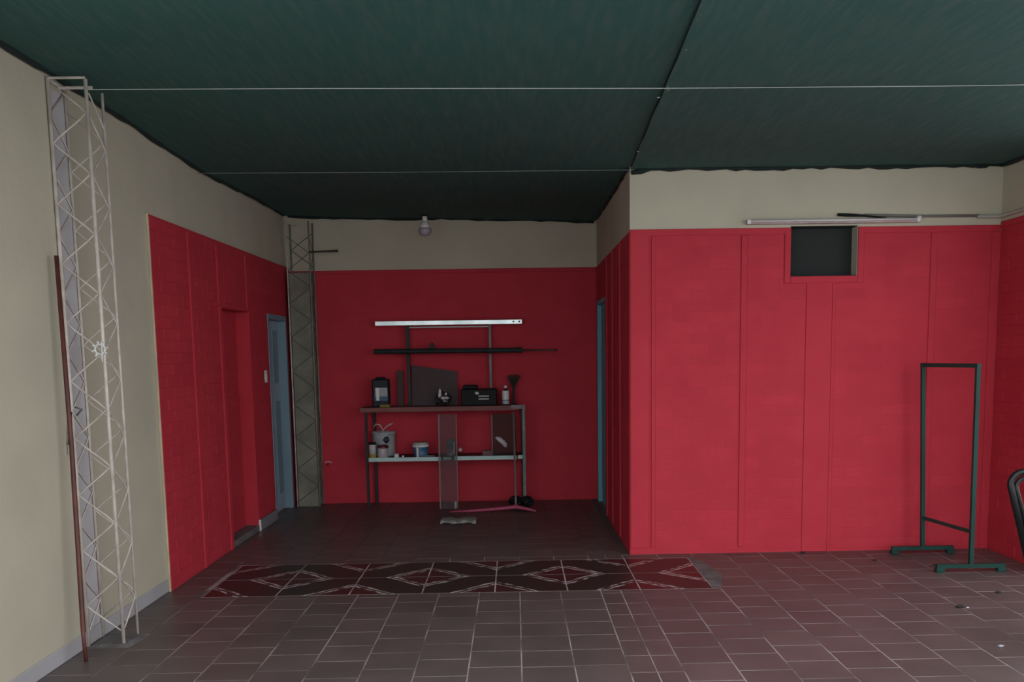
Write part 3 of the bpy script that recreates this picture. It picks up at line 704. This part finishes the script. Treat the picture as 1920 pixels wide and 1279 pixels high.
bd = MB().add([(-1.075, 9.49, ZT), (-0.60, 9.49, ZT), (-0.60, 9.52, 1.385), (-1.075, 9.52, 1.455), (-1.075, 9.497, ZT), (-0.60, 9.497, ZT), (-0.60, 9.527, 1.385), (-1.075, 9.527, 1.455)],
              [(0, 1, 2, 3), (7, 6, 5, 4), (0, 4, 5, 1), (1, 5, 6, 2), (2, 6, 7, 3), (3, 7, 4, 0)]).build('smoky_board', clear_mat('smoky_plastic', (0.085, 0.078, 0.082), 0.55)); tag(bd, 'smoky grey plastic sheet leaning on the back wall above the bench', 'sheet')
bag = thing('crumpled_bag', 'crumpled black bag with glints modelled in white on the bench top', 'bag', (-0.735, 9.34, ZT))
MB().blob((0, 0, 0.075), (0.085, 0.06, 0.078), 4, amp=0.12).build('bag', mat('black_bag', (0.03, 0.028, 0.03), 0.25), bag)
for i, (x, z, rx, rz) in enumerate(((-0.03, 0.15, 0.012, 0.022), (-0.035, 0.115, 0.014, 0.02), (0.0, 0.085, 0.016, 0.012), (0.035, 0.085, 0.02, 0.010), (0.03, 0.125, 0.010, 0.012))):
    MB().blob((x, -0.066, z), (rx*1.35, 0.018, rz*1.3), i, 8, 6).build('white_glint', white, bag, smooth=True)  # white blobs put on as the shiny bag's glints
tb = thing('tool_case', 'black case with a lighter ribbed front on the bench top', 'case', (-0.385, 9.38, ZT))
MB().cbox(-0.17, 0.20, -0.10, 0.10, 0, 0.17, 0.01).build('body', blackm, tb)
MB().cbox(-0.15, 0.0, -0.06, 0.06, 0.17, 0.21, 0.01).build('lid', blackm, tb)
for z in (0.06, 0.09):
    MB().cbox(0.01, 0.12, -0.106, -0.098, z, z+0.016, 0.003).build('rib', mat('grey_rib_%d' % int(z*100), (0.35, 0.36, 0.36), 0.4), tb)
MB().blob((-0.005, -0.104, 0.128), (0.022, 0.008, 0.014), 3).build('latch', white, tb, smooth=True)
bt = thing('small_bottle', 'slim white-labelled bottle at the right end of the bench top', 'bottle', (-0.096, 9.30, ZT))
MB().lathe([(0.034, 0), (0.036, 0.006), (0.036, 0.13), (0.026, 0.15), (0.016, 0.158), (0.016, 0.175), (0.010, 0.18)], n=16).build('body', blackm, bt, smooth=True)
MB().lathe([(0.0370, 0.055), (0.0372, 0.06), (0.0372, 0.145), (0.034, 0.150)], n=16).build('label', white, bt, smooth=True)
MB().lathe([(0.0372, 0.012), (0.0374, 0.014), (0.0374, 0.048), (0.037, 0.05)], n=16).build('lower_label', mat('pale_blue_label', (0.35, 0.45, 0.52), 0.4), bt, smooth=True)
MB().lathe([(0.017, 0.172), (0.017, 0.20), (0.012, 0.203)], n=12).build('cap', white, bt, smooth=True)
br = thing('old_brush', 'dark bristly brush standing behind the small bottle', 'brush', (0.0, 9.42, ZT))
MB().tube([(-0.02, 0, 0), (-0.015, 0, 0.17)], 0.014, 8).build('handle', mat('dark_brown_handle', (0.035, 0.025, 0.02), 0.6), br)
for i in range(7):
    a = -0.5+i*0.17
    MB().tube([(-0.015, 0, 0.16), (-0.015+0.05*math.sin(a), 0.01*((i % 3)-1), 0.22), (-0.015+0.13*math.sin(a), 0.02*((i % 3)-1), 0.22+0.09*math.cos(a))], 0.008, 5).build('bristle_tuft', mat('bristle_%d' % i, (0.03, 0.028, 0.022), 0.9), br)

# things on the lower shelf
ZS = 0.522
bk = thing('white_bucket', 'large white bucket with a wire handle on the lower shelf', 'bucket', (-1.375, 9.437, ZS))
MB().lathe([(0.108, 0), (0.110, 0.004), (0.122, 0.235), (0.126, 0.237), (0.126, 0.25), (0.118, 0.25), (0.114, 0.21), (0.02, 0.205)], n=24).build('body', mat('dirty_white', (0.50, 0.54, 0.54), 0.5, (0.36, 0.40, 0.40), 14), bk, smooth=True)
MB().tube([(-0.10, -0.03, 0.30), (-0.07, -0.05, 0.335), (-0.03, -0.05, 0.325), (0.0, -0.04, 0.27)], 0.006, 6).build('handle', wire_m, bk, smooth=True)
MB().tube([(0.10, -0.03, 0.34), (0.05, -0.04, 0.315), (0.0, -0.04, 0.27)], 0.006, 6).build('handle', wire_m, bk, smooth=True)
MB().tube([(0.0, -0.04, 0.27), (-0.005, -0.02, 0.22)], 0.006, 6).build('handle', wire_m, bk, smooth=True)
MB().blob((0.035, -0.112, 0.175), (0.035, 0.01, 0.03), 5, amp=0.3).build('print', mat('navy_print', (0.015, 0.02, 0.05), 0.5), bk, smooth=True)
cn = thing('small_tin', 'small silver tin with a red lid in front of the white bucket', 'tin', (-1.362, 9.250, ZS))
MB().lathe([(0.055, 0), (0.057, 0.004), (0.057, 0.095), (0.055, 0.10), (0.02, 0.10)], n=20).build('body', mat('silver_tin', (0.50, 0.46, 0.48), 0.35, (0.36, 0.33, 0.35), 10), cn, smooth=True)
MB().lathe([(0.058, 0.098), (0.060, 0.10), (0.058, 0.118), (0.045, 0.128), (0.02, 0.13)], n=20).build('lid', mat('wine_lid', (0.10, 0.012, 0.03), 0.35), cn, smooth=True)
yb = thing('white_jar', 'white jar with a yellow base at the left end of the lower shelf', 'jar', (-1.467, 9.250, ZS))
MB().lathe([(0.036, 0.0), (0.038, 0.003), (0.038, 0.035)], n=16).build('base', mat('yellow_base', (0.30, 0.27, 0.03), 0.6), yb, smooth=True)
MB().lathe([(0.037, 0.035), (0.037, 0.13), (0.033, 0.135)], n=16).build('body', mat('off_white_jar', (0.50, 0.52, 0.52), 0.5), yb, smooth=True)
MB().lathe([(0.039, 0.135), (0.039, 0.155), (0.03, 0.158)], n=16).build('lid', blackm, yb, smooth=True)
for i, (x, r, lab) in enumerate(((-1.225, 0.026, 'tiny white and red cap beside the bucket'), (-1.158, 0.013, 'tiny white nut between the bucket and the blue tub'))):
    o = MB().lathe([(r, 0), (r*1.05, 0.003), (r, r*1.1), (r*0.5, r*1.5)], x, 9.25, 12).build('bottle_cap', white, None, smooth=True)
    for v in o.data.vertices: v.co.z += ZS
    tag(o, lab, 'cap', 'loose caps on the lower shelf')
tub = thing('paint_tub', 'blue and white paint tub with a pale lid on the lower shelf', 'tub', (-0.980, 9.30, ZS))
MB().lathe([(0.068, 0), (0.070, 0.004), (0.080, 0.10)], n=22).build('body', mat('blue_label', (0.02, 0.10, 0.22), 0.4, (0.10, 0.22, 0.34), 16), tub, smooth=True)
MB().lathe([(0.084, 0.10), (0.086, 0.104), (0.086, 0.120), (0.080, 0.124)], n=22).build('rim', white, tub, smooth=True)
MB().lathe([(0.082, 0.124), (0.080, 0.145), (0.03, 0.148)], n=22).build('lid', mat('grey_lid', (0.40, 0.41, 0.39), 0.5), tub, smooth=True)
MB().cbox(-0.036, -0.016, -0.085, -0.074, 0.0, 0.10, 0.002).build('white_stripe', white, tub)
scr = MB().blob((-0.905, 9.24, ZS+0.008), (0.075, 0.02, 0.008), 9).build('paint_rag', mat('pale_rag', (0.25, 0.26, 0.30), 0.8), None, smooth=True); tag(scr, 'flat pale rag beside the blue paint tub', 'rag')
fg = thing('spray_bottle', 'small dark green and white bottle in the middle of the lower shelf', 'bottle', (-0.665, 9.27, ZS+0.004))
MB().lathe([(0.040, 0), (0.044, 0.004), (0.044, 0.07), (0.036, 0.078)], n=16).build('base', mat('pale_pink_base', (0.55, 0.46, 0.42), 0.5, (0.10, 0.04, 0.04), 26), fg, smooth=True)
MB().lathe([(0.036, 0.078), (0.045, 0.09), (0.047, 0.14), (0.04, 0.168), (0.015, 0.175)], n=16).build('top', mat('dark_green_top', (0.05, 0.09, 0.07), 0.35, (0.20, 0.24, 0.22), 22), fg, smooth=True)
MB().cbox(0.026, 0.040, -0.046, -0.032, 0.03, 0.15, 0.003).build('stripe', white, fg)
pk = MB().blob((-0.572, 9.27, ZS+0.065), (0.022, 0.02, 0.022), 12, 10, 8).build('pink_bulb', mat('pale_pink', (0.60, 0.42, 0.42), 0.5), None, smooth=True)
pk2 = MB().lathe([(0.012, ZS), (0.012, ZS+0.05), (0.006, ZS+0.055)], -0.572, 9.27, 10)
tag(pk, 'pale pink round stopper beside the spray bottle', 'stopper')
o = pk2.build('stem', mat('dark_stem', (0.05, 0.02, 0.02), 0.5), pk, smooth=True)
pl = MB().cbox(-0.345, -0.245, 9.24, 9.32, ZS, ZS+0.055, 0.006).build('mauve_box', mat('mauve_box', (0.16, 0.075, 0.085), 0.7)); tag(pl, 'low mauve box towards the right of the lower shelf', 'box')
gl = thing('clear_case', 'clear brownish plastic case at the right end of the lower shelf', 'case', (-0.12, 9.40, ZS))
clr = clear_mat('brown_clear', (0.06, 0.042, 0.034), 0.24)
MB().cbox(-0.125, 0.125, -0.10, -0.092, 0, 0.42, 0.002).build('front_pane', clr, gl)
MB().cbox(-0.125, 0.125, 0.092, 0.10, 0, 0.42, 0.002).build('back_pane', clr, gl)
MB().cbox(0.117, 0.125, -0.092, 0.092, 0, 0.42, 0.002).build('side_pane', clr, gl)
MB().cbox(-0.130, -0.118, -0.105, -0.095, 0, 0.42, 0.002).build('edge', mat('grey_edge', (0.17, 0.15, 0.145), 0.5), gl)
gv = thing('work_glove', 'pale crumpled glove hanging on the clear case', 'glove', (-0.15, 9.285, ZS+0.13))
MB().tube([(-0.055, 0, 0.055), (-0.02, -0.008, 0.035), (0.02, 0, 0.0), (0.05, 0, -0.045)], [0.012, 0.026, 0.026, 0.014], 8).build('palm', mat('pale_glove', (0.62, 0.56, 0.60), 0.7), gv, smooth=True)
MB().tube([(0.0, 0, 0.02), (0.035, -0.008, 0.012)], [0.014, 0.008], 6).build('finger', MATS['pale_glove'], gv, smooth=True)
MB().tube([(0.03, 0, -0.015), (0.06, -0.006, -0.01)], [0.012, 0.007], 6).build('finger', MATS['pale_glove'], gv, smooth=True)
# leaning clear sheet in front of the bench
sh = thing('clear_sheet', 'narrow clear plastic sheet leaning upright against the bench front', 'sheet', (-0.69, 9.12, 0))
sm = clear_mat('grey_clear', (0.09, 0.10, 0.11), 0.30)
def slant(x0, x1, y0, y1, z1, th, name, m, parent):
    return MB().add([(x0, y0, 0), (x1, y0, 0), (x1, y1, z1), (x0, y1, z1), (x0, y0+th, 0), (x1, y0+th, 0), (x1, y1+th, z1), (x0, y1+th, z1)],
                    [(0, 1, 2, 3), (7, 6, 5, 4), (0, 4, 5, 1), (1, 5, 6, 2), (2, 6, 7, 3), (3, 7, 4, 0)]).build(name, m, parent)
slant(-0.075, 0.085, 0, 0.07, 0.96, 0.004, 'sheet', sm, sh)
slant(-0.095, -0.080, 0, 0.07, 0.96, 0.008, 'left_edge', mat('faint_edge', (0.10, 0.085, 0.085), 0.4), sh)
slant(0.085, 0.093, 0, 0.07, 0.96, 0.008, 'right_edge', MATS['faint_edge'], sh)
MB().cbox(0.055, 0.080, -0.012, 0.0, 0.0, 0.075, 0.004).build('pale_foot', mat('pale_foot', (0.30, 0.29, 0.29), 0.6), sh)
# floor squeegee
sq = thing('floor_squeegee', 'pink bladed floor squeegee propped against the bench', 'squeegee', (-0.01, 8.90, 0))
pts = [(-0.66, -0.03, 0.012), (-0.45, -0.035, 0.018), (-0.2, -0.02, 0.03), (0, 0, 0.045), (0.1, -0.03, 0.03), (0.2, -0.09, 0.015)]
MB().tube(pts, [0.008, 0.014, 0.018, 0.022, 0.018, 0.010], 8).build('blade', mat('pink_rubber', (0.42, 0.07, 0.14), 0.5), sq, smooth=True)
MB().tube([(0, 0, 0.05), (0.0, 0.05, 0.14), (-0.01, 0.26, 0.97)], 0.010, 8).build('handle', mat('grey_handle', (0.20, 0.17, 0.165), 0.45), sq, smooth=True)
MB().tube([(0, -0.004, 0.035), (0, 0.012, 0.07)], 0.019, 8).build('socket', MATS['pink_rubber'], sq, smooth=True)
# crumpled cloth on the floor
mb = MB(); nx, ny = 14, 5
for j in range(ny+1):
    for i in range(nx+1):
        x = -0.71+0.33*i/nx; y = 8.26+0.24*j/ny+0.03*math.sin(i*0.8)
        mb.v.append((x, y, 0.004+0.034*abs(math.sin(i*0.7+j*1.3))*(0.3 if j in (0, ny) else 1)))
for j in range(ny):
    for i in range(nx):
        a = j*(nx+1)+i; mb.f.append((a, a+1, a+nx+2, a+nx+1))
fc = mb.build('floor_cloth', mat('grey_floor_cloth', (0.30, 0.31, 0.29), 0.9), None, smooth=True)
so_ = fc.modifiers.new('thick', 'SOLIDIFY'); so_.thickness = 0.003
tag(fc, 'crumpled grey floor cloth lying in front of the bench', 'cloth')
# black hose bundle
hb = thing('hose_bundle', 'black hose bundle on the floor at the bench right leg', 'hose', (0.035, 9.16, 0))
for (cx, r, z) in ((-0.05, 0.05, 0.06), (0.065, 0.05, 0.055)):
    MB().tube([(cx+r*math.cos(2*PI*i/18), 0.02*math.sin(4*PI*i/18), z+r*0.75*math.sin(2*PI*i/18)) for i in range(18)], 0.022, 8, closed=True).build('coil', blackm, hb, smooth=True)
    MB().blob((cx, 0, z), (0.045, 0.03, 0.04), 3).build('coil_core', blackm, hb, smooth=True)

# ------------------------------------------------------------------ litter on the floor
leaf = mat('dark_litter', (0.02, 0.016, 0.016), 0.8)
for (x, y, s, m_, lab) in ((2.19, 6.80, 0.022, leaf, 'dark crumb at the foot of the red wall below the opening'),
                           (2.63, 6.515, 0.020, leaf, 'dark crumb in front of the garment rack far foot'),
                           (2.985, 6.32, 0.020, leaf, 'dark crumb between the two feet of the garment rack'),
                           (3.04, 5.565, 0.022, leaf, 'dark crumb on the tiles towards the chair'),
                           (2.645, 5.255, 0.030, leaf, 'dark chip beside a white speck on the tiles'),
                           (2.685, 5.245, 0.010, white, 'white speck beside the dark chip on the tiles'),
                           (2.50, 4.53, 0.018, mat('foil', (0.36, 0.42, 0.46), 0.5), 'pale scrap on the tiles near the right edge')):
    o = MB().blob((x, y, s*0.28), (s, s*0.55, s*0.28), int(x*100), 8, 6, 0.2).build('litter_scrap', m_); tag(o, lab, 'litter', 'litter on the floor')
